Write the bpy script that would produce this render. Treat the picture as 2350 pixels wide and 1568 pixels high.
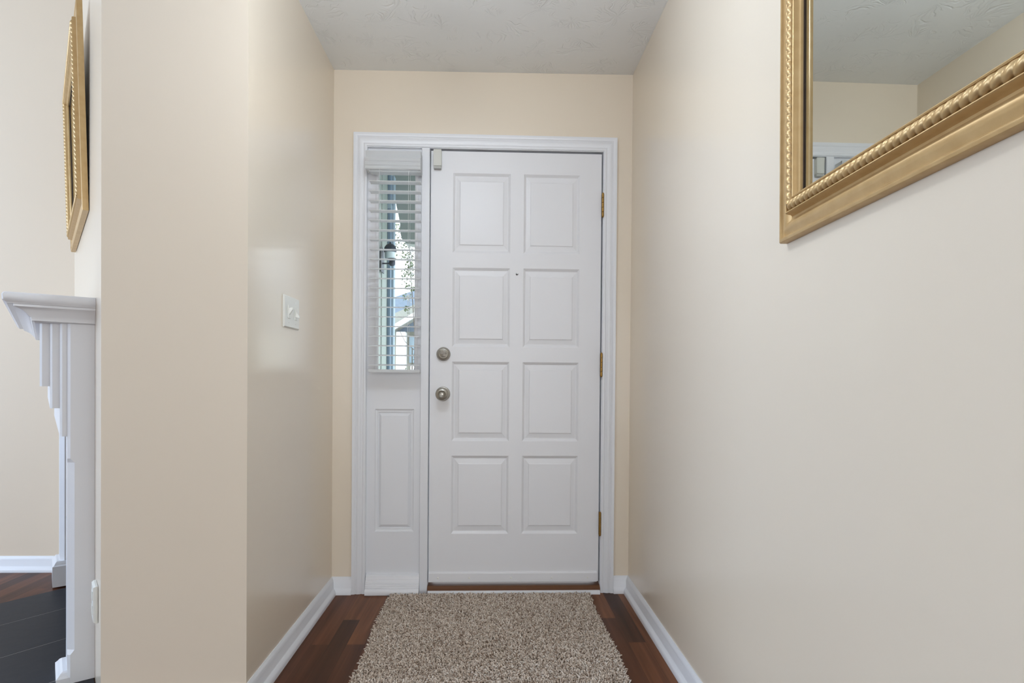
import bpy, bmesh, math, random
import numpy as np
from mathutils import Vector, Matrix
random.seed(7)
for o in list(bpy.data.objects): bpy.data.objects.remove(o)
SC = bpy.context.scene
COL = SC.collection

# ------------------------------------------------------------------ camera
CAM_H = 1.0118
cd = bpy.data.cameras.new('camera'); cam = bpy.data.objects.new('camera', cd); COL.objects.link(cam)
Fw = Vector((0.0360049, 0.9993065, -0.0094927)); Rt = Vector((0.9993241, -0.0359317, 0.0077653)); Up = Vector((-0.0074188, 0.0097658, 0.9999248))
M = Matrix(((Rt.x, Up.x, -Fw.x, 0), (Rt.y, Up.y, -Fw.y, 0), (Rt.z, Up.z, -Fw.z, CAM_H), (0, 0, 0, 1)))
cam.matrix_world = M
cd.sensor_width = 36; cd.lens = 20.8653; cd.shift_y = 0.041022; cd.clip_start = 0.02
SC.camera = cam

# ------------------------------------------------------------------ sky, added window lights, exposure
def s2l(c):
    return tuple(((v/255)/12.92 if v/255 <= .04045 else ((v/255+.055)/1.055)**2.4) for v in c)
w = bpy.data.worlds.new('World'); SC.world = w; w.use_nodes = True
bg = w.node_tree.nodes['Background']; bg.inputs[0].default_value = (.86, .93, 1.0, 1); bg.inputs[1].default_value = 4.2
SC.view_settings.view_transform = 'Standard'; SC.view_settings.look = 'None'
SC.view_settings.gamma = 1; SC.view_settings.use_curve_mapping = False
SC.view_settings.exposure = 0.0

def area(name, loc, direction, sx, sy, power, col):
    l = bpy.data.lights.new(name, 'AREA'); l.shape = 'RECTANGLE'; l.size = sx; l.size_y = sy
    l.energy = power; l.color = col
    o = bpy.data.objects.new(name, l); COL.objects.link(o); o.location = loc
    o.rotation_euler = Vector(direction).to_track_quat('-Z', 'Y').to_euler()
    return o
# added area lights at the unseen west and rear openings, tinted to balance the walls
LW = (.50, .70, 1.0); LR = (.97, .98, 1.0); LD = (.81, .90, 1.0)
PW, PR, PD = 102, 46, 33
area('added_west_light', (-4.97, 1.2, 1.55), (1, 0, .12), 2.5, 1.9, PW, LW)
area('added_rear_light', (-.1, -3.97, 1.12), (0, 1, .0), 1.3, 2.0, PR, LR)  # added unseen rear source, kept low to lift the lower door

# ------------------------------------------------------------------ helpers
class MB:
    def __init__(s): s.v = []; s.f = []
    def add(s, vs, fs):
        n = len(s.v); s.v += [tuple(v) for v in vs]; s.f += [tuple(i+n for i in f) for f in fs]; return s
    def box(s, x0, x1, y0, y1, z0, z1):
        vs = [(x0,y0,z0),(x1,y0,z0),(x1,y1,z0),(x0,y1,z0),(x0,y0,z1),(x1,y0,z1),(x1,y1,z1),(x0,y1,z1)]
        return s.add(vs, [(0,3,2,1),(4,5,6,7),(0,1,5,4),(1,2,6,5),(2,3,7,6),(3,0,4,7)])
    def prism(s, poly, z0, z1, tf=None):
        n = len(poly); vs = [(a,b,z0) for a,b in poly]+[(a,b,z1) for a,b in poly]
        if tf: vs = [tf(*v) for v in vs]
        return s.add(vs, [tuple(range(n))[::-1], tuple(range(n,2*n))]+[(i,(i+1)%n,n+(i+1)%n,n+i) for i in range(n)])
    def loft(s, rings, cap=True, closed=True):
        n = len(rings[0]); k = len(rings); vs = [p for r in rings for p in r]; fs = []
        for j in range(k-1):
            for i in range(n if closed else n-1):
                i2 = (i+1) % n; fs.append((j*n+i, j*n+i2, (j+1)*n+i2, (j+1)*n+i))
        if cap and closed: fs.append(tuple(range(n))[::-1]); fs.append(tuple(range((k-1)*n, k*n)))
        return s.add(vs, fs)
    def lathe(s, prof, center, axis='y', seg=32, sign=-1):
        rings = []
        for r, h in prof:
            ring = []
            for i in range(seg):
                a = 2*math.pi*i/seg; u, v = r*math.cos(a), r*math.sin(a)
                if axis == 'y': ring.append((center[0]+u, center[1]+sign*h, center[2]+v))
                elif axis == 'z': ring.append((center[0]+u, center[1]+v, center[2]+h))
                else: ring.append((center[0]+sign*h, center[1]+u, center[2]+v))
            rings.append(ring)
        return s.loft(rings)
    def build(s, name, mat, parent=None, smooth=False, bevel=0, fix=True):
        me = bpy.data.meshes.new(name); me.from_pydata(s.v, [], s.f); me.update()
        if fix:
            bm = bmesh.new(); bm.from_mesh(me); bmesh.ops.recalc_face_normals(bm, faces=bm.faces); bm.to_mesh(me); bm.free()
        o = bpy.data.objects.new(name, me); COL.objects.link(o)
        if mat: me.materials.append(mat)
        if smooth:
            me.polygons.foreach_set('use_smooth', [True]*len(me.polygons))
            if smooth != 'all':
                try: me.set_sharp_from_angle(angle=math.radians(38))
                except Exception: pass
        if bevel:
            m = o.modifiers.new('bevel', 'BEVEL'); m.width = bevel; m.segments = 3; m.limit_method = 'ANGLE'; m.angle_limit = math.radians(40)
            m.harden_normals = False
        if parent: o.parent = parent
        return o
def tag(o, label=None, cat=None, group=None, kind=None):
    if label: o['label'] = label
    if cat: o['category'] = cat
    if group: o['group'] = group
    if kind: o['kind'] = kind
    return o
def struct(o, label=None): return tag(o, label, None, None, 'structure')
def empty(name, loc=(0,0,0)):
    o = bpy.data.objects.new(name, None); o.empty_display_size = .05; COL.objects.link(o); o.location = loc; return o
def under(o, parent):            # parent while keeping world-space coordinates
    o.parent = parent; o.matrix_parent_inverse = Matrix.Translation(parent.location).inverted(); return o

# ------------------------------------------------------------------ materials
def mat(name, rgb, rough=.5, metal=0, spec=.5, bump=None, coat=0):
    m = bpy.data.materials.new(name); m.use_nodes = True; nt = m.node_tree; b = nt.nodes['Principled BSDF']
    b.inputs['Base Color'].default_value = (*s2l(rgb), 1); b.inputs['Roughness'].default_value = rough
    b.inputs['Metallic'].default_value = metal; b.inputs['Specular IOR Level'].default_value = spec
    b.inputs['Coat Weight'].default_value = coat; b.inputs['Coat Roughness'].default_value = .16
    if bump:
        sc, st, dist = bump
        tc = nt.nodes.new('ShaderNodeTexCoord'); n = nt.nodes.new('ShaderNodeTexNoise'); n.inputs['Scale'].default_value = sc; n.inputs['Detail'].default_value = 4
        bp = nt.nodes.new('ShaderNodeBump'); bp.inputs['Strength'].default_value = st; bp.inputs['Distance'].default_value = dist
        nt.links.new(tc.outputs['Object'], n.inputs['Vector']); nt.links.new(n.outputs['Fac'], bp.inputs['Height']); nt.links.new(bp.outputs[0], b.inputs['Normal'])
    return m
def node(nt, t, **kw):
    n = nt.nodes.new(t)
    for k, v in kw.items(): setattr(n, k, v)
    return n
PAINT = mat('beige_wall_paint', (229, 216, 197), .30, 0, .5, (90, .1, .0006), .45)
PAINTF = mat('beige_wall_paint_flat', (226, 211, 191), .65, 0, .25, (90, .1, .0006))
WHITE = mat('white_trim_paint', (226, 227, 231), .34, 0, .5, (35, .06, .001))
DOORW = mat('white_door_paint', (228, 228, 231), .38, 0, .5, (60, .08, .001))
BLIND = mat('white_blind', (242, 243, 244), .4)
def translucent(m, k):
    nt = m.node_tree; b = nt.nodes['Principled BSDF']; out = nt.nodes['Material Output']; t = nt.nodes.new('ShaderNodeBsdfTranslucent'); t.inputs[0].default_value = (.92, .93, .94, 1)
    x = nt.nodes.new('ShaderNodeMixShader'); x.inputs[0].default_value = k; nt.links.new(b.outputs[0], x.inputs[1]); nt.links.new(t.outputs[0], x.inputs[2]); nt.links.new(x.outputs[0], out.inputs[0])
translucent(BLIND, .6)
PLASTIC = mat('white_plastic', (228, 228, 222), .3)
GREYPL = mat('grey_white_plastic', (205, 205, 198), .4)
NICKEL = mat('satin_nickel', (178, 174, 166), .40, 1)
DARKM = mat('dark_metal', (45, 45, 48), .4, .8)
BRASS = mat('aged_brass', (150, 118, 66), .38, 1)
SLATE = mat('black_slate_tile', (36, 39, 47), .5, 0, .3, (14, .25, .004))
GROUT = mat('grout', (150, 146, 142), .8)
BLACKG = mat('black_fireplace_glass', (12, 12, 13), .12)
THRESH = mat('brown_threshold_wood', (104, 66, 38), .45)
MIRR = mat('mirror_glass', (222, 226, 222), .015, 1)
SOFFIT = mat('sage_porch_paint', (134, 142, 138), .6)
SIDING = mat('pale_sage_siding', (136, 146, 140), .6)
SLBLUE = mat('slate_blue_trim', (104, 124, 142), .6)
PBLUE = mat('pale_blue_trim', (142, 160, 172), .6)
CREAM = mat('cream_house_wall', (172, 172, 158), .7)
ROOF = mat('grey_shingles', (104, 116, 130), .9, 0, .2, (9, .6, .03))
ROOF2 = mat('weathered_taupe_shingles', (140, 142, 136), .9, 0, .2, (9, .6, .03))
LEAF = mat('leaf_green', (84, 100, 66), .6)
PALE = mat('pale_blossom', (176, 176, 176), .6)
LEAFD = mat('dark_leaf', (86, 84, 92), .6)
STEM = mat('stem_brown', (84, 74, 62), .7)
LANT = mat('dark_lantern_metal', (56, 64, 76), .45, .5)
LANTG = mat('lantern_glass', (190, 204, 208), .15)
CONC = mat('concrete', (205, 204, 200), .9, 0, .2, (20, .3, .01))
MIRRDARK = mat('mirror_shade_and_backing', (70, 52, 38), .5)  # dark brown for the mirror backing and the painted shade inside the frame

def gold_mat():
    m = mat('gold_leaf_frame', (190, 156, 104), .38, .4, .5); nt = m.node_tree; b = nt.nodes['Principled BSDF']
    tc = node(nt, 'ShaderNodeTexCoord'); n = node(nt, 'ShaderNodeTexNoise'); n.inputs['Scale'].default_value = 40; n.inputs['Detail'].default_value = 5
    r = node(nt, 'ShaderNodeValToRGB'); r.color_ramp.elements[0].color = (*s2l((186, 150, 98)), 1); r.color_ramp.elements[1].color = (*s2l((212, 182, 132)), 1)
    nt.links.new(tc.outputs['Object'], n.inputs['Vector']); nt.links.new(n.outputs['Fac'], r.inputs[0]); nt.links.new(r.outputs[0], b.inputs['Base Color'])
    return m
GOLD = gold_mat()

def ceiling_mat():
    m = mat('stomp_textured_ceiling', (240, 241, 240), .6, 0, .35); nt = m.node_tree; b = nt.nodes['Principled BSDF']; L = nt.links
    tc = node(nt, 'ShaderNodeTexCoord')
    warp = node(nt, 'ShaderNodeTexNoise'); warp.inputs['Scale'].default_value = 9
    add = node(nt, 'ShaderNodeVectorMath', operation='MULTIPLY_ADD'); add.inputs[1].default_value = (.13,)*3
    L.new(tc.outputs['Object'], warp.inputs['Vector']); L.new(warp.outputs['Color'], add.inputs[0]); L.new(tc.outputs['Object'], add.inputs[2])
    vo = node(nt, 'ShaderNodeTexVoronoi', voronoi_dimensions='2D'); vo.inputs['Scale'].default_value = 8
    L.new(add.outputs[0], vo.inputs['Vector'])
    sub = node(nt, 'ShaderNodeVectorMath', operation='SUBTRACT'); L.new(add.outputs[0], sub.inputs[0])
    L.new(vo.outputs['Position'], sub.inputs[1])
    sp = node(nt, 'ShaderNodeSeparateXYZ'); L.new(sub.outputs[0], sp.inputs[0])
    at = node(nt, 'ShaderNodeMath', operation='ARCTAN2'); L.new(sp.outputs[1], at.inputs[0]); L.new(sp.outputs[0], at.inputs[1])
    ln = node(nt, 'ShaderNodeVectorMath', operation='LENGTH'); L.new(sub.outputs[0], ln.inputs[0])
    cb = node(nt, 'ShaderNodeCombineXYZ')
    m1 = node(nt, 'ShaderNodeMath', operation='MULTIPLY'); m1.inputs[1].default_value = 4.5; L.new(at.outputs[0], m1.inputs[0])
    m2 = node(nt, 'ShaderNodeMath', operation='MULTIPLY'); m2.inputs[1].default_value = 9; L.new(ln.outputs['Value'], m2.inputs[0])
    L.new(m1.outputs[0], cb.inputs[0]); L.new(m2.outputs[0], cb.inputs[1])
    sc = node(nt, 'ShaderNodeSeparateXYZ'); L.new(vo.outputs['Color'], sc.inputs[0])
    m3 = node(nt, 'ShaderNodeMath', operation='MULTIPLY'); m3.inputs[1].default_value = 20; L.new(sc.outputs[0], m3.inputs[0]); L.new(m3.outputs[0], cb.inputs[2])
    n = node(nt, 'ShaderNodeTexNoise'); n.inputs['Scale'].default_value = 1.6; n.inputs['Detail'].default_value = 2; L.new(cb.outputs[0], n.inputs['Vector'])
    rr = node(nt, 'ShaderNodeMapRange', interpolation_type='SMOOTHSTEP'); rr.inputs[1].default_value = .50; rr.inputs[2].default_value = .68; rr.inputs[3].default_value = 1; rr.inputs[4].default_value = 0; L.new(n.outputs['Fac'], rr.inputs[0])
    mk = node(nt, 'ShaderNodeTexNoise'); mk.inputs['Scale'].default_value = 7; mk.inputs['Detail'].default_value = 2; L.new(tc.outputs['Object'], mk.inputs['Vector'])
    mr = node(nt, 'ShaderNodeMapRange', interpolation_type='SMOOTHSTEP'); mr.inputs[1].default_value = .47; mr.inputs[2].default_value = .6; L.new(mk.outputs['Fac'], mr.inputs[0])
    mu = node(nt, 'ShaderNodeMix', data_type='FLOAT'); L.new(mr.outputs[0], mu.inputs[0]); mu.inputs[2].default_value = 1; L.new(rr.outputs[0], mu.inputs[3])
    bp = node(nt, 'ShaderNodeBump'); bp.inputs['Strength'].default_value = .55; bp.inputs['Distance'].default_value = .0045
    L.new(mu.outputs[0], bp.inputs['Height']); L.new(bp.outputs[0], b.inputs['Normal'])
    return m
CEIL = ceiling_mat()

def floor_mat():
    m = mat('walnut_laminate', (92, 58, 42), .40, 0, .2); nt = m.node_tree; b = nt.nodes['Principled BSDF']; L = nt.links
    tc = node(nt, 'ShaderNodeTexCoord'); sp = node(nt, 'ShaderNodeSeparateXYZ'); L.new(tc.outputs['Object'], sp.inputs[0])
    cb = node(nt, 'ShaderNodeCombineXYZ'); L.new(sp.outputs[1], cb.inputs[0]); L.new(sp.outputs[0], cb.inputs[1])
    br = node(nt, 'ShaderNodeTexBrick'); br.offset = .37; br.offset_frequency = 2
    br.inputs['Scale'].default_value = 1; br.inputs['Brick Width'].default_value = .62; br.inputs['Row Height'].default_value = .067
    br.inputs['Mortar Size'].default_value = .0005; br.inputs['Color1'].default_value = (0, 0, 0, 1); br.inputs['Color2'].default_value = (1, 1, 1, 1); br.inputs['Mortar'].default_value = (.1, .1, .1, 1)
    L.new(cb.outputs[0], br.inputs['Vector'])
    ramp = node(nt, 'ShaderNodeValToRGB'); e = ramp.color_ramp; e.elements[0].color = (*s2l((66, 39, 26)), 1); e.elements[1].color = (*s2l((136, 86, 52)), 1)
    q = e.elements.new(.35); q.color = (*s2l((96, 58, 39)), 1); q = e.elements.new(.7); q.color = (*s2l((114, 69, 46)), 1)
    L.new(br.outputs['Color'], ramp.inputs[0])
    mp = node(nt, 'ShaderNodeMapping'); mp.inputs['Scale'].default_value = (38, 1.6, 1); L.new(tc.outputs['Object'], mp.inputs['Vector'])
    va = node(nt, 'ShaderNodeVectorMath', operation='ADD'); L.new(mp.outputs[0], va.inputs[0]); L.new(br.outputs['Color'], va.inputs[1])
    n = node(nt, 'ShaderNodeTexNoise'); n.inputs['Scale'].default_value = 1; n.inputs['Detail'].default_value = 6; n.inputs['Distortion'].default_value = .6; L.new(va.outputs[0], n.inputs['Vector'])
    r2 = node(nt, 'ShaderNodeValToRGB'); r2.color_ramp.elements[0].position = .3; r2.color_ramp.elements[1].position = .72
    r2.color_ramp.elements[0].color = (.45, .40, .36, 1); r2.color_ramp.elements[1].color = (1.0, 1.0, 1.0, 1); L.new(n.outputs['Fac'], r2.inputs[0])
    mx = node(nt, 'ShaderNodeMix', data_type='RGBA', blend_type='MULTIPLY'); mx.inputs[0].default_value = 1
    L.new(ramp.outputs[0], mx.inputs[6]); L.new(r2.outputs[0], mx.inputs[7]); L.new(mx.outputs[2], b.inputs['Base Color'])
    return m
FLOOR = floor_mat()

def glass_mat():
    m = bpy.data.materials.new('window_glass'); m.use_nodes = True; nt = m.node_tree; nt.nodes.clear(); L = nt.links
    out = node(nt, 'ShaderNodeOutputMaterial'); tr = node(nt, 'ShaderNodeBsdfTransparent'); tr.inputs[0].default_value = (.95, .97, .97, 1)
    gl = node(nt, 'ShaderNodeBsdfGlossy'); gl.inputs['Roughness'].default_value = .02; fr = node(nt, 'ShaderNodeFresnel'); fr.inputs[0].default_value = 1.45
    mx = node(nt, 'ShaderNodeMixShader'); L.new(fr.outputs[0], mx.inputs[0]); L.new(tr.outputs[0], mx.inputs[1]); L.new(gl.outputs[0], mx.inputs[2]); L.new(mx.outputs[0], out.inputs[0])
    return m
GLASS = glass_mat()

# ------------------------------------------------------------------ room shell
XL, XR, YD, H, HH = -.7338, .6588, 2.786, 2.4366, 3.4
CX0, CY0 = -1.165, 1.819            # left-hand corner of the wall end
FX, FY = -2.135, 3.125              # far corner of the slanted fireplace wall
struct(MB().box(-5.15, XR+.15, -4.15, YD+.001, -.2, 0).box(-5.15, XL-.1, YD, 3.3, -.2, 0).build('floor', FLOOR))
struct(MB().box(XR, XR+.15, -4.15, 2.92, 0, HH).build('wall_right', PAINT))
struct(MB().prism([(CX0, CY0), (XL, CY0), (XL, 3.3), (FX, 3.3), (FX, FY)], 0, HH).build('wall_left', PAINT))
OX0, OX1, OZ = -.615, .560, 2.112
struct(MB().box(XL, OX0, YD, 2.92, 0, HH).box(OX1, XR, YD, 2.92, 0, HH).box(OX0, OX1, YD, 2.92, OZ, HH).build('wall_door', PAINT))
wf = MB(); wx0, wx1, wz0, wz1 = -4.6, -3.5, .8, 2.1
wf.box(-5.15, wx0, FY, 3.3, 0, HH).box(wx1, FX, FY, 3.3, 0, HH).box(wx0, wx1, FY, 3.3, 0, wz0).box(wx0, wx1, FY, 3.3, wz1, HH)
struct(wf.build('wall_far', PAINTF))
ww = MB().box(-5.15, -5, -4.15, -.1, 0, HH).box(-5.15, -5, 2.5, FY, 0, HH).box(-5.15, -5, -.1, 2.5, 0, .6).box(-5.15, -5, -.1, 2.5, 2.5, HH)
struct(ww.build('wall_west', PAINT))
wb = MB().box(-5, -.8, -4.15, -4, 0, HH).box(.6, XR, -4.15, -4, 0, HH).box(-.8, .6, -4.15, -4, 0, .06).box(-.8, .6, -4.15, -4, 2.16, HH)
struct(wb.build('wall_back', PAINT))
def winframe(name, axis, a0, a1, z0, z1, p0, p1, nv):
    m = MB()
    def bx(a, b, c, d):
        if axis == 'x': m.box(a, b, p0, p1, c, d)
        else: m.box(p0, p1, a, b, c, d)
    t = .05; bx(a0, a0+t, z0, z1); bx(a1-t, a1, z0, z1); bx(a0+t, a1-t, z0, z0+t); bx(a0+t, a1-t, z1-t, z1)
    bx(a0+t, a1-t, (z0+z1)/2-.02, (z0+z1)/2+.02)
    for i in range(1, nv): c = a0+(a1-a0)*i/nv; bx(c-.03, c+.03, z0+t, (z0+z1)/2-.02); bx(c-.03, c+.03, (z0+z1)/2+.02, z1-t)
    struct(m.build(name, WHITE))
winframe('window_2', 'x', wx0, wx1, wz0, wz1, 3.20, 3.25, 2)
winframe('window_3', 'y', -.1, 2.5, .6, 2.5, -5.12, -5.07, 3)  # unseen window, sized and placed for the light it gives
winframe('added_rear_glazing', 'x', -.8, .6, .06, 2.16, -4.12, -4.07, 2)  # unseen rear opening, invented to bring light onto the lower door
# ceilings: low flat ceiling over the entry, higher one over the living room
cm = MB(); zl, zr = H-.006, H+.006
cy0 = .70
vs = [(XL, cy0, zl), (XR, cy0, zr), (XR, YD, zr), (XL, YD, zl), (XL, cy0, HH), (XR, cy0, HH), (XR, YD, HH), (XL, YD, HH)]
cm.add(vs, [(0,3,2,1),(4,5,6,7),(0,1,5,4),(1,2,6,5),(2,3,7,6),(3,0,4,7)])
struct(cm.build('ceiling', CEIL))
struct(MB().box(-5.15, XR+.15, -4.15, 3.3, HH, HH+.1).build('ceiling', CEIL))

# flush ceiling light of the entry (just above the top of the picture)
cl_ = empty('ceiling_light', (-.17, 1.46, H)); tag(cl_, 'round glass ceiling light hanging just below the entry ceiling', 'ceiling light')
zc_ = 2.4355
under(MB().lathe([(0, zc_-.030), (.03, zc_-.030), (.065, zc_-.018), (.07, zc_), (0, zc_)], (-.17, 1.46, 0), 'z', 32).build('canopy', NICKEL, smooth=True), cl_)
under(MB().lathe([(0, 2.24), (.012, 2.24), (.012, zc_-.0305), (0, zc_-.0305)], (-.17, 1.46, 0), 'z', 16).build('stem', NICKEL, smooth=True), cl_)
dm_ = bpy.data.materials.new('lit_glass_dome'); dm_.use_nodes = True; b_ = dm_.node_tree.nodes['Principled BSDF']
b_.inputs['Emission Color'].default_value = (*LD, 1); b_.inputs['Emission Strength'].default_value = PD
under(MB().lathe([(0, 2.08), (.05, 2.085), (.095, 2.105), (.125, 2.14), (.13, 2.17), (.115, 2.205), (.08, 2.228), (.03, 2.2395), (0, 2.2395)], (-.17, 1.46, 0), 'z', 32).build('glass_globe', dm_, smooth=True), cl_)

# baseboards: moulded board with a shoe at the floor, extruded along a wall run
BP = [(0, 0), (.026, 0), (.026, .010), (.022, .020), (.015, .026), (.0125, .030), (.0125, .058), (.0105, .062), (.0105, .066), (.006, .072), (.003, .0787), (0, .0787)]
def baseboard(name, p0, p1, n, m0=0, m1=0):
    # p0->p1 along the wall, n outward; m0/m1 mitre slopes at the ends
    d = Vector((p1[0]-p0[0], p1[1]-p0[1])); L = d.length; d /= L; n = Vector(n).normalized()
    rings = []
    for base, e, mm in ((Vector(p0), 0, m0), (Vector(p1), 1, m1)):
        rings.append([(*(base + n*(o+.0002) + d*(o*mm)*(1 if e == 0 else -1)), z) for o, z in BP])
    return struct(MB().loft(rings).build(name, WHITE, smooth=True))
baseboard('baseboard_right', (XR, -3.99), (XR, YD), (-1, 0), 0, 1)
baseboard('baseboard_left', (XL, CY0), (XL, YD), (1, 0), -1, 1)
baseboard('baseboard_door', (XL, YD), (-.6392, YD), (0, -1), 1, 0)
baseboard('baseboard_door', (.5852, YD), (XR, YD), (0, -1), 0, 1)
baseboard('baseboard_far', (-4.99, FY), (FX, FY), (0, -1), 0, .3)
DN = Vector((FX-CX0, FY-CY0)); DL = DN.length; DN = -(DN/DL); DT = Vector((DN.y, -DN.x))    # along wall towards camera, out of wall
F0 = Vector((FX, FY))
baseboard('baseboard_fireplace', tuple(F0+DN*.082), tuple(F0), tuple(DT), 0, .3)
baseboard('baseboard_column', (CX0, CY0), (XL, CY0), (0, -1), 0, -1)

# ------------------------------------------------------------------ entry door unit
YF = YD-.018
def frame_sweep(corners, prof, plane, closed=False):
    """mitred sweep: corners (a,b) in a plane, prof = [(outward offset, height)], plane(a,b,h)->xyz"""
    n = len(corners); rings = []
    for i in range(n):
        p = Vector(corners[i])
        if closed or 0 < i < n-1:
            d0 = (p-Vector(corners[i-1])).normalized(); d1 = (Vector(corners[(i+1) % n])-p).normalized()
            n0 = Vector((d0.y, -d0.x)); n1 = Vector((d1.y, -d1.x)); mi = (n0+n1)/(1+n0.dot(n1))
        else:
            d = (Vector(corners[1])-p).normalized() if i == 0 else (p-Vector(corners[-2])).normalized(); mi = Vector((d.y, -d.x))
        rings.append([plane(*(p+mi*o), h) for o, h in prof])
    m = MB()
    if closed: rings.append(rings[0]); m.loft(rings, cap=False)
    else: m.loft(rings)
    return m
wallplane = lambda a, b, h: (a, YD-h, b)
CP = [(0, .0003), (0, .010), (.004, .0125), (.010, .0125), (.013, .010), (.018, .010), (.022, .013), (.030, .0145), (.036, .0145), (.039, .0125), (.043, .0125), (.046, .016), (.053, .018), (.060, .018), (.060, .0003)]
ci = .0  # inner edge = casing outer - .06
# travel clockwise seen from inside so that outward = left normal flipped
cor = [(.525, 0.0), (.525, 2.0795), (-.5795, 2.0795), (-.5795, 0.0)]
struct(frame_sweep(cor, CP, wallplane).build('trim_1', WHITE, smooth=True), 'white fluted casing around the front door and sidelight')
# jambs, stops and mullion
jm = MB()
jm.box(OX0, -.578, YD-.006, 2.92, 0, OZ).box(.522, OX1, YD-.006, 2.92, 0, OZ).box(-.578, .522, YD-.006, 2.92, 2.076, OZ)
jm.box(-.276, .508, 2.845, 2.90, 2.055, 2.076).box(.505, .522, 2.845, 2.90, .03, 2.076).box(-.288, -.272, 2.845, 2.90, .03, 2.076)
struct(jm.build('trim_2', WHITE))
mu = MB(); mu.prism([(-.3275, 2.92), (-.3275, YD-.006), (-.325, YD-.009), (-.2915, YD-.009), (-.289, YD-.006), (-.289, 2.92)], 0, 2.076)
struct(mu.build('trim_3', WHITE), 'flat white post between door and sidelight')

def panel_face(m, x0, x1, z0, z1, holes_x, holes_z, y, rings):
    """flat face at y with rectangular openings; each opening filled with nested rings (inset, depth)"""
    xs = sorted([x0, x1]+[v for h in holes_x for v in h]); zs = sorted([z0, z1]+[v for h in holes_z for v in h])
    for i in range(len(xs)-1):
        for j in range(len(zs)-1):
            hole = any(abs(xs[i]-h[0]) < 1e-6 for h in holes_x) and any(abs(zs[j]-h[0]) < 1e-6 for h in holes_z)
            a, b, c, d = xs[i], xs[i+1], zs[j], zs[j+1]
            if not hole: m.add([(a, y, c), (b, y, c), (b, y, d), (a, y, d)], [(0, 1, 2, 3)])
            else:
                rr = [[(a+k, y+dp, c+k*1.15), (b-k, y+dp, c+k*1.15), (b-k, y+dp, d-k*1.15), (a+k, y+dp, d-k*1.15)] for k, dp in rings]
                m.loft(rr, cap=False); n = len(m.v); m.f.append((n-4, n-3, n-2, n-1))
DX0, DX1, DZ0, DZ1, DY = -.2845, .5155, .052, 2.0675, YD+.002
dm = MB()
DR = [(0, 0), (.002, .0012), (.0105, .0085), (.014, .0085), (.031, .0050), (.0345, .0022), (.037, .002)]
panel_face(dm, DX0, DX1, DZ0, DZ1, [(-.182, .0875), (.1495, .4145)], [(.2765, .645), (.7135, 1.086), (1.155, 1.526), (1.595, 1.967)], DY, DR)
# sides and back of the slab
dm.add([(DX0, DY, DZ0), (DX1, DY, DZ0), (DX1, DY, DZ1), (DX0, DY, DZ1), (DX0, DY+.044, DZ0), (DX1, DY+.044, DZ0), (DX1, DY+.044, DZ1), (DX0, DY+.044, DZ1)],
       [(4, 7, 6, 5), (0, 1, 5, 4), (1, 2, 6, 5), (2, 3, 7, 6), (3, 0, 4, 7)])
door = dm.build('door_1', DOORW); bm = bmesh.new(); bm.from_mesh(door.data); bmesh.ops.remove_doubles(bm, verts=bm.verts, dist=1e-5); bmesh.ops.recalc_face_normals(bm, faces=bm.faces); bm.to_mesh(door.data); bm.free()
struct(door, 'white eight-panel front door')
# deadbolt: round rose, inner disc, thumb turn
def arc_prof(r, pts): return [(r*a, h) for a, h in pts]
db = MB().lathe([(.0, -.001), (.033, -.001), (.033, .004), (.0325, .008), (.030, .014), (.0245, .019), (.0205, .0205), (.0195, .0180), (.0185, .0150), (.010, .0185), (0, .0200)], (-.2215, DY, 1.1205))
dbo = db.build('deadbolt', NICKEL, door, smooth=True); dbo['label'] = 'round satin nickel deadbolt'
tt_ = MB(); rings = []
half = [(-.0150, -.002), (-.0145, .0045), (-.0105, .0105), (-.004, .0138), (.004, .0138), (.0105, .0105), (.0145, .0045), (.0150, -.002), (.0065, -.0035), (.003, -.0015), (.0018, -.013), (-.0018, -.013), (-.003, -.0015), (-.0065, -.0035)]
for a, k in ((.0145, 1), (.029, 1), (.0315, .86)): rings.append([(-.2215+x*k, DY-a-(z*.2 if k < 1 or a > .02 else 0), 1.1215+z*k) for x, z in half])
tt_.loft(rings).build('thumb_turn', NICKEL, dbo, smooth=True)
kn = MB().lathe([(0, -.001), (.034, -.001), (.034, .004), (.032, .009), (.024, .013), (.014, .016), (.0125, .022), (.0125, .030), (.018, .034), (.027, .040), (.0305, .047), (.0308, .053), (.0285, .059), (.0235, .0640), (.0175, .0660), (.0160, .0640), (.0130, .0600), (.0095, .0585), (0, .0580)], (-.2225, DY, .9345))
kno = kn.build('door_knob', NICKEL, door, smooth=True); kno['label'] = 'round satin nickel door knob'
MB().lathe([(0, .0), (.0068, .0), (.0068, .0055), (.0055, .007), (0, .0074)], (-.2225, DY-.0578, .9345)).build('lock_button', NICKEL, kno, smooth=True)
MB().lathe([(0, -.001), (.0065, -.001), (.0065, .0018), (.0048, .0024), (.0046, .0010), (0, .0006)], (.120, DY, 1.499)).build('peephole', mat('peephole_chrome', (150, 150, 150), .2, 1), door, smooth=True)['label'] = 'small round peephole'
MB().lathe([(0, 0), (.0035, 0), (.0030, .0015), (0, .002)], (.1197, DY-.0006, 1.4985)).build('lens', BLACKG, bpy.data.objects['peephole'], smooth=True)
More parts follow.
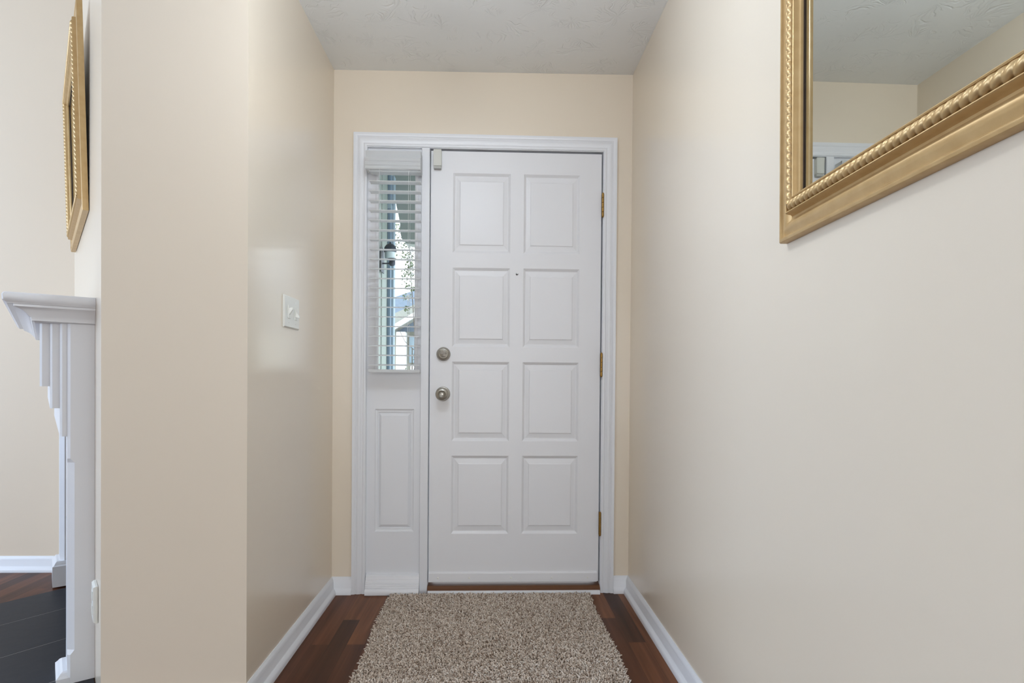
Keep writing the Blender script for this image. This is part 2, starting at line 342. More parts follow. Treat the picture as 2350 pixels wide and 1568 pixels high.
for zc in (1.8255, 1.076, .3265):
    h = MB(); L5 = .1085/5
    for k in range(5):
        z = zc-.0542+k*L5; h.lathe([(0, z+.0004), (.0048, z+.0004), (.0056, z+.0014), (.0056, z+L5-.0014), (.0048, z+L5-.0004), (0, z+L5-.0004)], (.5195, YD-.0135, 0), 'z', 16)
    h.lathe([(0, zc-.0585), (.003, zc-.0575), (.0042, zc-.055), (.0045, zc-.054), (0, zc-.054)], (.5195, YD-.0135, 0), 'z', 16)
    h.lathe([(0, zc+.054), (.0045, zc+.054), (.0042, zc+.055), (.003, zc+.0575), (0, zc+.0585)], (.5195, YD-.0135, 0), 'z', 16)
    h.box(.5165, .5182, YD-.014, YD+.02, zc-.054, zc+.054)
    ho = h.build('hinge', BRASS, door, smooth=True); ho['label'] = 'brass hinge'
sw = MB(); sw.prism([(DY, .051), (DY-.007, .051), (DY-.009, .053), (DY-.009, .092), (DY-.007, .096), (DY-.002, .099), (DY, .099)], -.2835, .5085, lambda a, b, c: (c, a, b))
swo = sw.build('door_sweep', DOORW, door)
for x in (-.240, -.094, .102, .294, .464):
    MB().lathe([(0, 0), (.0045, 0), (.004, .0018), (.002, .0028), (0, .003)], (x, DY-.009, .072), seg=14).build('screw', PLASTIC, swo, smooth=True)
# threshold and the white strip in front of it
struct(MB().prism([(2.768, 0.0), (2.768, .026), (2.78, .034), (2.90, .044), (2.92, .04), (2.92, 0)], -.2885, .522, lambda a, b, c: (c, a, b)).build('trim_4', THRESH), 'brown wooden threshold under the front door')
struct(MB().prism([(2.7675, 0), (2.7535, 0), (2.7535, .006), (2.756, .011), (2.761, .015), (2.7675, .0165)], -.286, .520, lambda a, b, c: (c, a, b)).build('trim_5', WHITE, smooth=True), 'thin white strip along the front of the threshold')

# door contact sensor
sn = empty('door_sensor', (-.2535, DY, 2.022)); tag(sn, 'small off-white alarm sensor at the top left corner of the front door', 'sensor')
def rbox(x0, x1, y0, y1, z0, z1, r=.003, seg=4):
    m = MB(); ring = []
    for cx, cz, a0 in ((x1-r, z1-r, 0), (x0+r, z1-r, 90), (x0+r, z0+r, 180), (x1-r, z0+r, 270)):
        for k in range(seg+1):
            a = math.radians(a0+90*k/seg); ring.append((cx+r*math.cos(a), cz+r*math.sin(a)))
    rr = []
    for y, s in ((y1, 1), (y0+r*.6, 1), (y0, .93)):
        cx, cz = (x0+x1)/2, (z0+z1)/2; rr.append([(cx+(a-cx)*(1-(1-s)*.6), y, cz+(b-cz)*(1-(1-s)*.3)) for a, b in ring])
    return m.loft(rr)
under(rbox(-.272, -.235, DY-.026, DY-.0003, 1.990, 2.0665).build('housing', GREYPL, smooth=True), sn)
under(rbox(-.2705, -.2365, DY-.022, DY-.0003, 1.979, 1.9925, .002).build('end_cap', mat('grey_cap', (176, 176, 170), .4), smooth=True), sn)['label'] = 'greyer lower end cap'

# ------------------------------------------------------------------ sidelight
YS = YD+.010
sl = MB(); SX0, SX1 = -.578, -.3275
def ringbox(m, x0, x1, z0, z1, t, ya, yb):
    m.box(x0, x0+t, ya, yb, z0, z1); m.box(x1-t, x1, ya, yb, z0, z1); m.box(x0+t, x1-t, ya, yb, z0, z0+t); m.box(x0+t, x1-t, ya, yb, z1-t, z1)
GX0, GX1, GZ0, GZ1 = -.527, -.3585, 1.047, 1.962
# lower panel block
panel_face(sl, SX0, SX1, .0, 1.02, [(-.5385, -.358)], [(.286, .861)], YS, [(0, 0), (.0015, .004), (.007, .0055), (.012, .0055), (.0125, .011), (.016, .011), (.028, .003), (.0295, .003)])
sl.add([(SX0, YS, 0), (SX1, YS, 0), (SX1, YS, 1.02), (SX0, YS, 1.02), (SX0, YS+.05, 0), (SX1, YS+.05, 0), (SX1, YS+.05, 1.02), (SX0, YS+.05, 1.02)], [(4, 7, 6, 5), (0, 1, 5, 4), (1, 2, 6, 5), (2, 3, 7, 6), (3, 0, 4, 7)])
sl.box(SX0, GX0-.012, YS, YS+.05, 1.02, 2.076); sl.box(GX1+.012, SX1, YS, YS+.05, 1.02, 2.076)
sl.box(GX0-.012, GX1+.012, YS, YS+.05, 1.02, GZ0-.012); sl.box(GX0-.012, GX1+.012, YS, YS+.05, GZ1+.012, 2.076)
sidel = struct(sl.build('window_1', WHITE), 'narrow white sidelight window left of the front door, panel below')
beads = frame_sweep([(GX1, GZ0), (GX1, GZ1), (GX0, GZ1), (GX0, GZ0)], [(0, -.02), (0, .004), (.004, .007), (.010, .008), (.014, .006), (.014, -.02)], lambda a, b, h: (a, YS-h, b), closed=True)
beads.build('window_bead', WHITE, sidel, smooth=True)
MB().box(GX0-.005, GX1+.005, YS+.022, YS+.026, GZ0-.005, GZ1+.005).build('glass_pane', GLASS, sidel)
# ribbed moulding at the foot of the sidelight
rm = MB(); rm.prism([(YS, 0), (2.750, 0), (2.746, .004), (2.745, .018), (2.749, .026), (2.754, .029), (2.754, .034), (2.758, .036), (2.759, .045), (2.763, .048), (2.763, .052), (2.766, .054), (2.767, .062), (2.771, .066), (2.771, .070), (2.774, .074), (2.776, .083), (2.784, .089), (YS, .089)], -.5745, -.3265, lambda a, b, c: (c, a, b))
struct(rm.build('trim_6', WHITE, smooth=True), 'ribbed white moulding at the foot of the sidelight')

# blind
bl = empty('window_blind', (-.44, 2.73, 2.03)); tag(bl, 'white slatted blind with a ribbed valance, raised slats open, over the narrow sidelight', 'blind')
v = MB(); vy = 2.700
v.prism([(vy+.008, 2.0335), (vy+.008, 2.004), (vy, 2.001), (vy-.003, 1.997), (vy-.003, 1.986), (vy, 1.983), (vy, 1.980), (vy-.004, 1.977), (vy-.004, 1.966), (vy-.001, 1.963), (vy-.003, 1.960), (vy-.003, 1.951), (vy+.002, 1.948), (vy+.010, 1.948), (vy+.016, 2.0335)], -.571, -.323, lambda a, b, c: (c, a, b))
v.box(-.571, -.564, vy+.0105, 2.765, 1.949, 2.033).box(-.330, -.323, vy+.0105, 2.765, 1.949, 2.033)
under(v.build('valance', BLIND), bl)
under(MB().box(-.562, -.332, 2.716, 2.764, 1.962, 2.030).build('headrail', BLIND), bl)
SLY0, SLY1 = 2.706, 2.756
proto = None
zs_ = [1.8965+.0437-.0006 - k*.04375 for k in range(21)]
for k, z in enumerate(zs_):
    if proto is None:
        m = MB(); rings = []
        for x in (-.5555, -.3245):
            top = []; bot = []
            for i in range(9):
                t = i/8; y = SLY0+(SLY1-SLY0)*t-2.731; c = .0022*(1-(2*t-1)**2); top.append((x+.44, y, c+.0028)); bot.append((x+.44, y, c))
            rings.append(top+bot[::-1])
        m.loft(rings); o = m.build('slat', BLIND, smooth=True); proto = o
    else:
        o = proto.copy(); COL.objects.link(o)
    o.parent = bl; o.location = (0, .001, z-2.03)
    o.rotation_euler = (random.uniform(-.012, .012)+min(.10, .012*k), random.uniform(-.002, .002), 0)
under(MB().box(-.5555, -.3235, 2.706, 2.757, 1.031, 1.046).build('bottom_rail', BLIND, bevel=.004), bl)
for x in (-.508, -.377):
    c = MB()
    for y in (2.7035, 2.7585): c.lathe([(0, 1.04), (.0008, 1.04), (.0008, 1.965), (0, 1.965)], (x, y, 0), 'z', 6)
    under(c.build('ladder_cord', BLIND), bl)
c = MB().lathe([(0, 1.55), (.0025, 1.55), (.0025, 1.93), (0, 1.93)], (-.452, 2.7005, 0), 'z', 8)
c.v = [(x-(1.93-z)*.0, y, z) for x, y, z in c.v]

# ------------------------------------------------------------------ light switch (left wall)
swt = empty('light_switch', (XL, 2.200, 1.2435)); tag(swt, 'white wall plate with two toggle switches on the left wall', 'light switch')
def wallplate(name, y0, y1, z0, z1, t, parent, m):
    mm = MB(); rr = []
    for h, ins in ((.0002, 0), (t*.5, 0), (t, .004)):
        rr.append([(XL+h, a, b) for a, b in ((y0+ins, z0+ins), (y1-ins, z0+ins), (y1-ins, z1-ins), (y0+ins, z1-ins))])
    mm.loft(rr); return under(mm.build(name, m), parent)
wallplate('wall_plate', 2.119, 2.281, 1.186, 1.301, .007, swt, PLASTIC)
for yc, up in ((2.166, 1), (2.238, -1)):
    t_ = MB(); t_.box(XL+.0065, XL+.009, yc-.012, yc+.012, 1.2195, 1.2675)
    fr_ = under(t_.build('switch_surround', PLASTIC, bevel=.001), swt)
    g = MB(); z0 = 1.2435
    g.loft([[(XL+.008, yc-.006, z0-.013), (XL+.008, yc+.006, z0-.013), (XL+.008, yc+.006, z0+.013), (XL+.008, yc-.006, z0+.013)],
            [(XL+.021, yc-.004, z0+up*.012-.004), (XL+.021, yc+.004, z0+up*.012-.004), (XL+.021, yc+.004, z0+up*.012+.004), (XL+.021, yc-.004, z0+up*.012+.004)]])
    under(g.build('toggle', PLASTIC, bevel=.001), swt)
    for zz in (1.2045, 1.2825):
        s_ = MB().lathe([(0, .0065), (.003, .0065), (.0025, .0078), (0, .008)], (XL, yc, zz), 'x', 12, 1); under(s_.build('screw', PLASTIC, smooth=True), swt)

# ------------------------------------------------------------------ gilt mirrors
def gilt_mirror(name, w_, h_, mw, label):
    """local frame: a = width, b = height, c = out of the wall"""
    root = empty(name); root.matrix_world = mw
    tag(root, label, 'mirror')
    pl = lambda a, b, c: (a, b, c)
    prof = [(0, .0003), (0, .015), (-.0015, .0185), (-.005, .020), (-.008, .0195), (-.0098, .016), (-.0125, .0135), (-.016, .0150), (-.022, .0182), (-.029, .0195), (-.034, .0182), (-.039, .0145), (-.043, .0122), (-.047, .0128), (-.0495, .0180), (-.0508, .0290), (-.0525, .0310), (-.0545, .0300), (-.0555, .0250), (-.0765, .0250), (-.0775, .0300), (-.0795, .0312), (-.0815, .0300), (-.0825, .0255), (-.0840, .0215), (-.0865, .0195), (-.0885, .0175), (-.0885, .0124), (-.080, .0003)]
    cs = [(w_, 0), (w_, h_), (0, h_), (0, 0)]
    fr = frame_sweep(cs, prof, pl, closed=True).build('frame', GOLD, root, smooth=True)
    frame_sweep(cs, [(-.084, .0095), (-.084, .0122), (-.0886, .0122), (-.0886, .0095)], pl, closed=True).build('inner_shade', MIRRDARK, fr)['label'] = 'dark strip painted as shade along the inner edge'  # dark colour stands in for the unlit inner edge mirrored in the glass
    # twisted rope inlay along the four sides
    rp = MB(); rin = .0660; corners = [(w_-rin, rin), (w_-rin, h_-rin), (rin, h_-rin), (rin, rin)]
    for i in range(4):
        a = Vector(corners[i]); b = Vector(corners[(i+1) % 4]); d = b-a; L = d.length; d /= L; nn = Vector((d.y, -d.x)); n = int(L/.0018)
        rings = []
        for k in range(n+1):
            s_ = L*k/n; ring = []
            for q in range(18):
                th = 2*math.pi*q/18; r = .0108*(.70+.34*abs(math.cos(th-s_*math.pi/.0165))**.7)
                c2 = a+d*s_+nn*(r*math.cos(th)); ring.append((c2.x, c2.y, .0255+r*math.sin(th)))
            rings.append(ring)
        rp.loft(rings)
    rp.build('rope_moulding', GOLD, fr, smooth='all')
    MB().box(.082, w_-.082, .082, h_-.082, .0075, .0090).build('mirror_glass', MIRR, root)
    MB().box(.004, w_-.004, .004, h_-.004, .0005, .0070).build('backing', MIRRDARK, root)
    return root
# right wall: a runs towards the camera, b up, c = -X
ra = math.radians(.85)
mw = Matrix(((0, 0, -1, XR), (-math.cos(ra), math.sin(ra), 0, 1.304), (math.sin(ra), math.cos(ra), 0, 1.3155), (0, 0, 0, 1)))
gilt_mirror('wall_mirror', .98, .72, mw, 'large gold-framed mirror with a rope moulding hanging on the right wall')
tilt = math.radians(1.5); t3 = Vector((DT.x, DT.y, 0)); n3 = Vector((DN.x, DN.y, 0)); up3 = Vector((0, 0, 1))*math.cos(tilt)+t3*math.sin(tilt); c3 = t3*math.cos(tilt)-Vector((0, 0, 1))*math.sin(tilt)
o3 = Vector((FX, FY, 1.612))+n3*.155+t3*.0015
mw = Matrix(((n3.x, up3.x, c3.x, o3.x), (n3.y, up3.y, c3.y, o3.y), (n3.z, up3.z, c3.z, o3.z), (0, 0, 0, 1)))
gilt_mirror('wall_mirror', .955, .765, mw, 'gold-framed mirror seen edge-on above the white fireplace mantel')

# ------------------------------------------------------------------ fireplace on the slanted wall
ROT = Matrix.Rotation(math.radians(-.36), 2); FDN = ROT@DN; FDT = ROT@DT; PIV = F0+DN*1.40
def W(s, t, z): p = PIV+FDN*(s-1.40)+FDT*(t+.0003); return (p.x, p.y, z)
def crect(s0, s1, t, ch, z): return [W(s0, 0, z), W(s1, 0, z), W(s1, t-ch, z), W(s1-ch, t, z), W(s0+ch, t, z), W(s0, t-ch, z)]
fp = empty('fireplace', (*(F0+DN*.75), 0)); tag(fp, 'white painted fireplace surround with stepped frieze and mantel on the slanted wall', 'fireplace')
SN, SF = 1.391, .105
def lay(name, levels, material=WHITE, smooth=False):
    m = MB(); m.loft([crect(*a) for a in levels]); return under(m.build(name, material, smooth=smooth), fp)
# mantel shelf with nosing
zt = 1.262
lay('mantel_shelf', [(SF-.028, SN+.028, .222, .003, zt-.034), (SF-.030, SN+.030, .226, .003, zt-.029), (SF-.0335, SN+.0335, .232, .003, zt-.024), (SF-.0335, SN+.0335, .2335, .003, zt-.008), (SF-.0315, SN+.0315, .230, .003, zt-.002), (SF-.028, SN+.028, .226, .003, zt)], smooth=True)
cr = [(SF-.026, SN+.026, .206, .002, zt-.0345), (SF-.026, SN+.026, .206, .002, zt-.042), (SF-.022, SN+.022, .197, .002, zt-.046), (SF-.018, SN+.018, .186, .002, zt-.052), (SF-.012, SN+.012, .176, .002, zt-.062), (SF-.009, SN+.009, .170, .002, zt-.070), (SF-.008, SN+.008, .166, .002, zt-.072), (SF-.008, SN+.008, .163, .002, zt-.083), (SF-.004, SN+.004, .156, .002, zt-.086)]
lay('crown_moulding', cr[::-1], smooth=True)
zb = zt-.0865
def slab(name, s0, s1, t0, t1, ch, z0, z1):
    rg = [[W(s0, t0, z), W(s1, t0, z), W(s1, t1-ch, z), W(s1-ch, t1, z), W(s0+ch, t1, z), W(s0, t1-ch, z)] for z in (z0, z1)]
    return under(MB().loft(rg).build(name, WHITE), fp)
slab('frieze_board', SF+.045, SN-.045, .1173, .143, .006, .973, zb)
slab('frieze_board', SF+.028, SN-.028, .0923, .117, .006, .902, zb)
slab('frieze_board', SF+.012, SN-.012, .0733, .092, .006, .811, zb)
slab('frieze_board', .2455, SN-.1405, 0, .073, .0005, .811, zb)
def pilaster(s0, s1, zp):
    c, C = .008, .019
    lv = [(s0, s1, .073, c, .0064), (s0, s1, .073, c, .100), (s0, s1, .073, .013, .106), (s0, s1, .073, C, .114), (s0, s1, .073, C, .725), (s0, s1, .073, .013, .733), (s0, s1, .073, c, .739), (s0, s1, .073, c, zb)]
    p = lay('pilaster', lv); return p
pilaster(SN-.14, SN, .05); pilaster(SF, .245, .1)
for s0, s1, hz in ((SN-.158, SN-.002, .044), (SF-.018, .263, .103)):
    m = MB(); t0 = .0735
    def rr(e, z): return [W(s0-e*.0, t0+.0003, z), W(s0, .1+e, z), W(s1, .1+e, z), W(s1, t0+.0003, z)]
    if s1 < 1:
        m.loft([[W(a, b, z) for a, b in ((s0+i, .02), (s0+i, .1-i), (s1-i, .1-i), (s1-i, .02))] for i, z in ((0, .0064), (0, hz), (.006, hz+.004), (.010, hz+.012), (.016, hz+.020))])
    else:
        m.loft([[W(a, b, z) for a, b in ((s0+i, .02), (s0+i, .102-i), (s1-i, .102-i), (s1-i, .02))] for i, z in ((0, .0064), (0, hz-.018), (.006, hz-.012), (.012, hz-.004), (.018, hz))])
    under(m.build('plinth', WHITE), fp)
m = MB(); sl_ = [(.2455, 1.2505)]
m.loft([[W(.2455, 0, z), W(1.2505, 0, z), W(1.2505, .035, z), W(.2455, .035, z)] for z in (.62, .8105)])
m.loft([[W(.2455, 0, z), W(.43, 0, z), W(.43, .035, z), W(.2455, .035, z)] for z in (.0064, .6199)])
m.loft([[W(1.066, 0, z), W(1.2505, 0, z), W(1.2505, .035, z), W(1.066, .035, z)] for z in (.0064, .6199)])
under(m.build('slate_surround', SLATE), fp)
m = MB(); m.loft([[W(.431, .001, z), W(1.065, .001, z), W(1.065, .018, z), W(.431, .018, z)] for z in (.0064, .6185)])
fd = under(m.build('fire_door', BLACKG), fp); fd['label'] = 'black glass fire door'
m = MB()
for z0, z1, a0, a1 in ((.0064, .022, .431, 1.065), (.598, .6185, .431, 1.065), (.0225, .5975, .431, .450), (.0225, .5975, 1.046, 1.065), (.0225, .5975, .738, .758)):
    m.loft([[W(a0, .0185, z), W(a1, .0185, z), W(a1, .028, z), W(a0, .028, z)] for z in (z0, z1)])
under(m.build('fire_door_frame', DARKM), fp)
# hearth of dark tiles laid flush on the floor
hd = Vector((.60, .80)); hp = Vector((-1.997, 2.863)); stp = Vector((.169, -.242)).normalized(); 
perp = Vector((hd.y, -hd.x))
offs = [0, .292, .640, .985, 1.33]
he = empty('hearth', (-1.9, 2.3, 0)); tag(he, 'black slate tile hearth on the floor in front of the fireplace', 'hearth')
def clip_to_wall(p, d):            # length along +d until .002 in front of the fireplace wall
    q = p-F0; t = q.dot(DT); return (t-.003)/(-(d.dot(DT)))
g = []
def hearth_row(a, b, z, gap):
    q = []
    for o_ in (a+gap, b-gap):
        p = hp+perp*o_; e = clip_to_wall(p, hd); q.append((p+hd*e, p-hd*(.62-e)))
    return [q[0][0], q[0][1], q[1][1], q[1][0]]
for k in range(4):
    poly = hearth_row(offs[k], offs[k+1], 0, .0016)
    under(MB().prism([(p.x, p.y) for p in poly], .0002, .006).build('slate_tile', SLATE), he)
poly = hearth_row(0, offs[-1], 0, .004)
under(MB().prism([(p.x, p.y) for p in poly], .0001, .0057).build('grout_bed', GROUT), he)

# outlet on the slanted wall beside the near pilaster
ou = empty('wall_outlet', W(1.50, 0, .30)); tag(ou, 'white outlet cover on the strip of wall beside the fireplace pilaster', 'outlet')
m = MB(); m.loft([[W(a, t_, z) for a, z in ((1.455+i, .235+i), (1.535-i, .235+i), (1.535-i, .350-i), (1.455+i, .350-i))] for t_, i in ((0, 0), (.006, 0), (.012, .004))])
under(m.build('wall_plate', PLASTIC), ou)
m = MB()
for zc in (.270, .315): m.loft([[W(a, t_, z) for a, z in ((1.48, zc-.014), (1.51, zc-.014), (1.51, zc+.014), (1.48, zc+.014))] for t_ in (.0122, .014)])
under(m.build('socket', PLASTIC), ou)

# ------------------------------------------------------------------ shag rug
def rug():
    R0, R1, Y0, Y1 = -.452, .466, 1.10, 2.744
    rng = np.random.default_rng(5)
    root = empty('shag_rug', (0, 1.9, 0)); tag(root, 'taupe shag rug lying on the wooden floor in front of the door', 'rug')
    under(MB().box(R0+.008, R1-.008, Y0, Y1-.008, .0005, .007).build('rug_backing', mat('rug_backing', (112, 98, 84), .95, 0, .1)), root)
    sp = .0047; xs = np.arange(R0, R1, sp); ys = np.arange(Y0, Y1, sp)
    X, Y = np.meshgrid(xs, ys); X = X.ravel(); Y = Y.ravel(); N = len(X)
    X = X+rng.uniform(-.6, .6, N)*sp; Y = Y+rng.uniform(-.6, .6, N)*sp
    X = X + .004*np.sin(Y*9+1)*(np.abs(X) > .35)
    # each tuft: bent, tapering 4-sided yarn with 4 rings
    L = rng.uniform(.011, .0165, N); ang = rng.uniform(0, 2*np.pi, N) + .0
    # lie direction drifts slowly over the rug
    big = np.sin(X*7+1.3)*np.cos(Y*6)+.6*np.sin(Y*13+X*5); ang = ang*.8+big*1.2
    lean = rng.uniform(.35, 1.5, N); rad = rng.uniform(.0014, .0022, N)
    dx, dy = np.cos(ang), np.sin(ang)
    V = np.zeros((N, 4, 4, 3)); ts = [0, .45, .8, 1.0]; rs = [.8, 1.15, 1.15, .6]
    px, py, pz = X.copy(), Y.copy(), np.full(N, .004); prev = 0
    for k, (t, r) in enumerate(zip(ts, rs)):
        th = lean*(.35+1.0*t); st = (t-prev)*L; prev = t
        px = px+dx*np.sin(th)*st; py = py+dy*np.sin(th)*st; pz = pz+np.cos(th)*st
        for q in range(4):
            a = np.pi/2*q+ang; cx_, cy_ = np.cos(a), np.sin(a)
            V[:, k, q, 0] = px+cx_*rad*r; V[:, k, q, 1] = py+cy_*rad*r; V[:, k, q, 2] = np.maximum(pz-(cx_*dx+cy_*dy)*rad*r*np.sin(th), .0012)
    V = V.reshape(-1, 3)
    V[:, 0] = np.clip(V[:, 0], -9, .60)
    F = []
    for k in range(3):
        for q in range(4): F.append([k*4+q, k*4+(q+1) % 4, (k+1)*4+(q+1) % 4, (k+1)*4+q])
    F.append([12, 13, 14, 15]); F = np.array(F); faces = (F[None]+(np.arange(N)*16)[:, None, None]).reshape(-1, 4)
    me = bpy.data.meshes.new('pile'); me.vertices.add(len(V)); me.vertices.foreach_set('co', V.ravel())
    me.loops.add(faces.size); me.loops.foreach_set('vertex_index', faces.ravel().astype(np.int32))
    me.polygons.add(len(faces)); me.polygons.foreach_set('loop_start', np.arange(0, faces.size, 4, dtype=np.int32))
    me.update(calc_edges=True); me.polygons.foreach_set('use_smooth', np.ones(len(faces), bool))
    # yarn colour: blend of taupe shades, one per tuft
    base = np.array([s2l((196, 180, 165)), s2l((222, 208, 195)), s2l((158, 138, 122)), s2l((234, 224, 214))])
    idx = rng.choice(4, N, p=[.38, .34, .16, .12]); c = base[idx]*rng.uniform(.88, 1.12, (N, 1))
    cc = np.ones((N, 16, 4)); cc[:, :, :3] = c[:, None, :]
    at = me.color_attributes.new('yarn', 'FLOAT_COLOR', 'POINT'); at.data.foreach_set('color', cc.ravel().astype(np.float32))
    m = mat('yarn', (160, 145, 128), .9, 0, .1); nt = m.node_tree; n = node(nt, 'ShaderNodeVertexColor'); n.layer_name = 'yarn'; nt.links.new(n.outputs[0], nt.nodes['Principled BSDF'].inputs['Base Color'])
    me.materials.append(m); o = bpy.data.objects.new('pile', me); COL.objects.link(o); o['kind'] = 'stuff'; under(o, root)
rug()

# ------------------------------------------------------------------ outside, seen through the sidelight
struct(MB().box(-14, 14, 3.31, 30, -.35, -.22).box(-14, 14, 2.925, 3.309, -.35, -.22).build('ground', CONC))
struct(MB().box(-1.2, 1.6, 2.921, 4.75, -.22, -.06).build('porch_floor', CONC))
pw = MB(); pw.box(-1.05, -.735, 3.301, 4.35, -.06, 2.549)
struct(pw.build('wall_porch', SIDING))
# vertical trims on the porch side wall
wp = MB(); wp.box(-.7345, -.728, 3.99, 4.06, -.059, 2.45); struct(wp.build('trim_7', SIDING, bevel=.004))
ds = empty('downspout', (-.72, 4.245, 0)); tag(ds, 'slate blue downspout on the porch wall outside the sidelight', 'downspout')
under(MB().box(-.7345, -.712, 4.22, 4.27, -.05, 2.45).build('pipe', SLBLUE, bevel=.004), ds)
for z in (.5, 2.2): under(MB().box(-.7345, -.710, 4.216, 4.274, z, z+.03).build('strap', PBLUE), ds)
wp = MB(); wp.box(-.7345, -.697, 4.275, 4.345, -.059, 2.45); struct(wp.build('trim_8', PBLUE, bevel=.004))
# porch ceiling and curved bracket
struct(MB().box(-1.2, 1.6, 2.921, 4.32, 2.55, 2.65).build('ceiling_porch', SOFFIT))
pb = MB(); poly = [(-.73, 2.548), (-.722, 2.35), (-.70, 2.28), (-.682, 2.20), (-.668, 2.13), (-.668, 2.07), (-.655, 2.02), (-.62, 1.985), (-.30, 1.96), (.8, 1.96), (.8, 2.548)]
pb.prism([(a, b) for a, b in poly], 4.36, 4.46, lambda a, b, c: (a, c, b))
pbo = pb.build('porch_arch', SOFFIT); tag(pbo, 'grey green arched porch board outside, high beyond the sidelight', 'porch arch')
# lantern on the porch wall
ln = empty('wall_lantern', (-.70, 3.95, 1.82)); tag(ln, 'dark domed lantern on the porch wall seen through the blind', 'lantern')
under(MB().box(-.721, -.716, 3.90, 4.00, 1.70, 1.86).build('back_plate', LANT), ln)
under(MB().lathe([(0, 1.835), (.040, 1.835), (.042, 1.845), (.037, 1.868), (.024, 1.884), (.008, 1.890), (.005, 1.90), (0, 1.903)], (-.668, 3.95, 0), 'z', 20).build('dome', LANT, smooth=True), ln)
under(MB().lathe([(0, 1.792), (.032, 1.792), (.035, 1.80), (.036, 1.834), (0, 1.834)], (-.668, 3.95, 0), 'z', 20).build('lantern_glass', LANTG, smooth=True), ln)
under(MB().lathe([(0, 1.742), (.010, 1.744), (.019, 1.752), (.022, 1.764), (.018, 1.776), (.024, 1.784), (.030, 1.7915), (0, 1.7915)], (-.655, 3.95, 0), 'z', 16).build('finial', LANT, smooth=True), ln)
under(MB().box(-.7165, -.66, 3.945, 3.955, 1.756, 1.764).build('arm', LANT), ln)

# neighbouring house
nh = empty('neighbour_house', (-1.2, 13, -.22)); tag(nh, 'cream neighbouring house with grey shingle roof seen through the sidelight blind', 'house')
m = MB(); m.prism([(-4.2, .9), (-4.2, 1.9), (-1.975, 1.98), (-1.5, 2.28), (1.2, 3.3), (3.2, 2.4), (3.2, -.22), (-4.2, -.22)], 12.2, 18, lambda a, b, c: (a, c, b))
under(m.build('wall', CREAM), nh)
m = MB(); m.prism([(-3.2, 1.95), (-1.977, 2.54), (-1.55, 2.63), (.6, 3.1), (3.4, 3.1), (3.4, 2.3), (-1.5, 2.3)], 12.75, 19, lambda a, b, c: (a, c, b))
m = MB(); m.add([(-3.4, 12.0, 2.10), (3.5, 12.0, 2.22), (3.5, 16, 5.3), (-3.4, 16, 2.45), (-3.4, 16, 2.2), (3.5, 16, 5.0), (3.5, 12.05, 2.0), (-3.4, 12.05, 1.9)], [(0,1,2,3),(4,5,6,7),(0,3,4,7),(1,6,5,2),(3,2,5,4),(0,7,6,1)])
under(m.build('roof', ROOF), nh)
m = MB(); m.prism([(-3.2, 1.20), (-1.975, 1.87), (-1.5, 2.155), (.2, 3.15), (.2, 3.35), (-1.5, 2.42), (-1.975, 2.20), (-3.2, 1.55)], 11.6, 12.0, lambda a, b, c: (a, c, b))
under(m.build('gable_roof', ROOF2), nh)
m = MB(); m.prism([(-3.2, 1.20), (-1.975, 1.865), (-1.5, 2.15), (.2, 3.12), (.2, 3.23), (-1.5, 2.25), (-1.975, 1.955), (-3.2, 1.29)], 11.5, 11.595, lambda a, b, c: (a, c, b))
under(m.build('fascia', WHITE), nh)
m = MB(); m.box(-1.86, -1.68, 11.7, 11.95, -.22, 1.9); under(m.build('porch_column', WHITE, bevel=.01), nh)
m = MB(); m.box(-1.66, -1.40, 12.1, 12.195, 1.3, 1.85); under(m.build('window', PBLUE), nh)
m = MB(); m.box(-1.60, .1, 11.9, 12.195, -.22, 1.25); under(m.build('white_wall', WHITE), nh)

# foliage
def leafcluster(m, cx, cy, cz, rx, ry, rz, n, size):
    for _ in range(n):
        u = random.gauss(0, .45), random.gauss(0, .45), random.gauss(0, .5)
        c = Vector((cx+u[0]*rx, cy+u[1]*ry, cz+u[2]*rz)); L = size*random.uniform(.6, 1.3)
        q = Matrix.Rotation(random.uniform(0, 6.28), 3, 'Z') @ Matrix.Rotation(random.uniform(-1.2, 1.2), 3, 'X') @ Matrix.Rotation(random.uniform(-1.2, 1.2), 3, 'Y')
        pts = [(0, -L, 0), (.35*L, -.3*L, .08*L), (.38*L, .3*L, .08*L), (0, L, -.1*L), (-.38*L, .3*L, .08*L), (-.35*L, -.3*L, .08*L), (0, 0, -.03*L)]
        m.add([c+q@Vector(p) for p in pts], [(0,1,6),(1,2,6),(2,3,6),(3,4,6),(4,5,6),(5,0,6)])
def tube(m, pts, r, seg=6):
    rings = []
    for i, p in enumerate(pts):
        p = Vector(p); d = (Vector(pts[min(i+1, len(pts)-1)])-Vector(pts[max(i-1, 0)])).normalized()
        a = d.orthogonal().normalized(); b = d.cross(a); rr = r*(1-.5*i/len(pts))
        rings.append([tuple(p+a*rr*math.cos(6.2832*k/seg)+b*rr*math.sin(6.2832*k/seg)) for k in range(seg)])
    m.loft(rings)
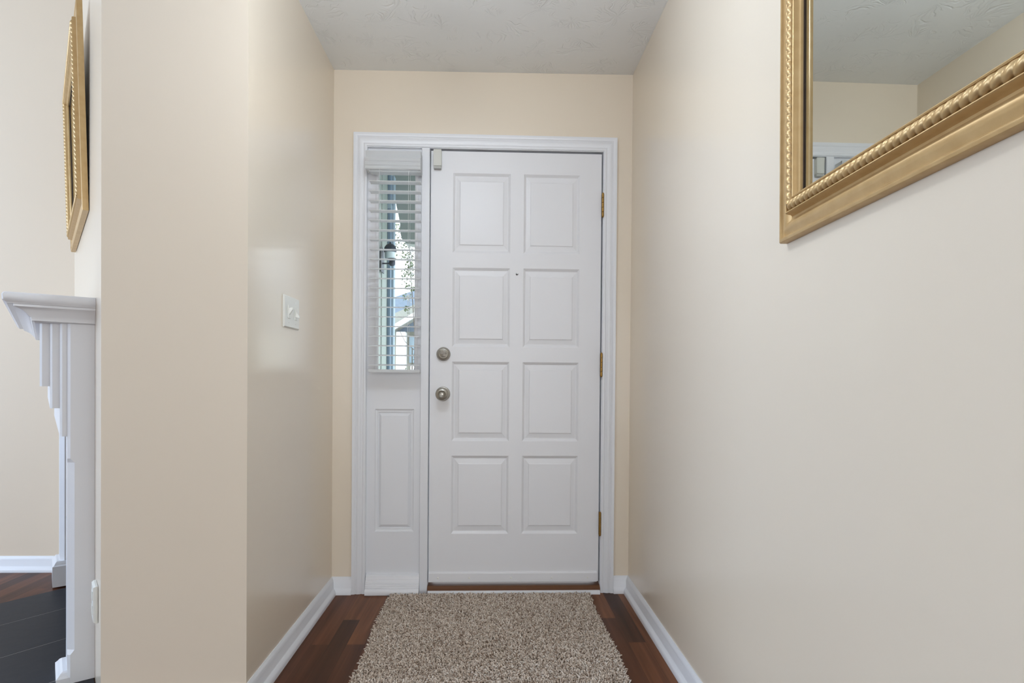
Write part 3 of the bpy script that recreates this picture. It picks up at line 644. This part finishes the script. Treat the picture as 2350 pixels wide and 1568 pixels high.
# young tree beyond the porch; canopy reaches down behind the arch
tr = empty('young_tree', (-.62, 5.2, -.22)); tag(tr, 'small airy tree with sparse leaves beyond the porch, in the sidelight view', 'tree')
m = MB(); tube(m, [(-.60, 5.2, -.22), (-.62, 5.2, .6), (-.66, 5.22, 1.3), (-.70, 5.2, 1.9), (-.74, 5.25, 2.5)], .005)
for z, dx_ in ((1.05, .1), (1.25, -.12), (1.7, .14), (2.05, -.14), (2.2, .2), (1.5, .1)): tube(m, [(-.67, 5.2, z), (-.67+dx_*.6, 5.15, z+.07), (-.67+dx_, 5.1, z+.18)], .003)
under(m.build('trunk', STEM), tr)
m = MB()
for c in ((-.68, 2.18, .05, .10, 40), (-.62, 2.06, .09, .05, 60), (-.58, 2.12, .06, .06, 50), (-.76, 2.02, .04, .03, 10), (-.74, 1.96, .05, .07, 12), (-.62, 1.92, .05, .08, 46), (-.60, 1.80, .04, .07, 40), (-.65, 1.75, .02, .05, 12), (-.59, 1.66, .04, .05, 22), (-.64, 1.58, .02, .03, 12), (-.63, 1.48, .03, .03, 14)):
    leafcluster(m, c[0]-.10, 5.15, c[1]+.12, c[2]*1.2, .12, c[3]*1.2, c[4]*2, .015)
under(m.build('leaves', LEAF, fix=False), tr)
m = MB()
for c in ((-.64, 2.12, .07, .06, 50), (-.60, 1.95, .05, .10, 50), (-.58, 1.78, .03, .08, 34), (-.60, 1.60, .03, .08, 20)): leafcluster(m, c[0]-.10, 5.12, c[1]+.12, c[2], .10, c[3], c[4], .014)
under(m.build('blossom', PALE, fix=False), tr)['label'] = 'pale blossoms'
vn = empty('climbing_shrub', (-.60, 4.9, -.22)); tag(vn, 'light green shrub on thin stakes low in the sidelight view', 'shrub')
m = MB(); tube(m, [(-.64, 4.9, -.22), (-.645, 4.9, .6), (-.645, 4.9, 1.25)], .006); tube(m, [(-.70, 4.95, -.22), (-.68, 4.92, .9), (-.60, 4.9, 1.18)], .005)
under(m.build('stems', STEM), vn)
m = MB()
for c in ((-.60, 1.15, .04, .06, 24), (-.58, 1.0, .05, .08, 46), (-.66, .98, .08, .07, 60), (-.72, .95, .05, .08, 30), (-.64, .8, .15, .15, 160), (-.66, .45, .2, .3, 300)):
    leafcluster(m, c[0], 4.9, c[1], c[2], .12, c[3], c[4], .018)
under(m.build('leaves', LEAF, fix=False), vn)
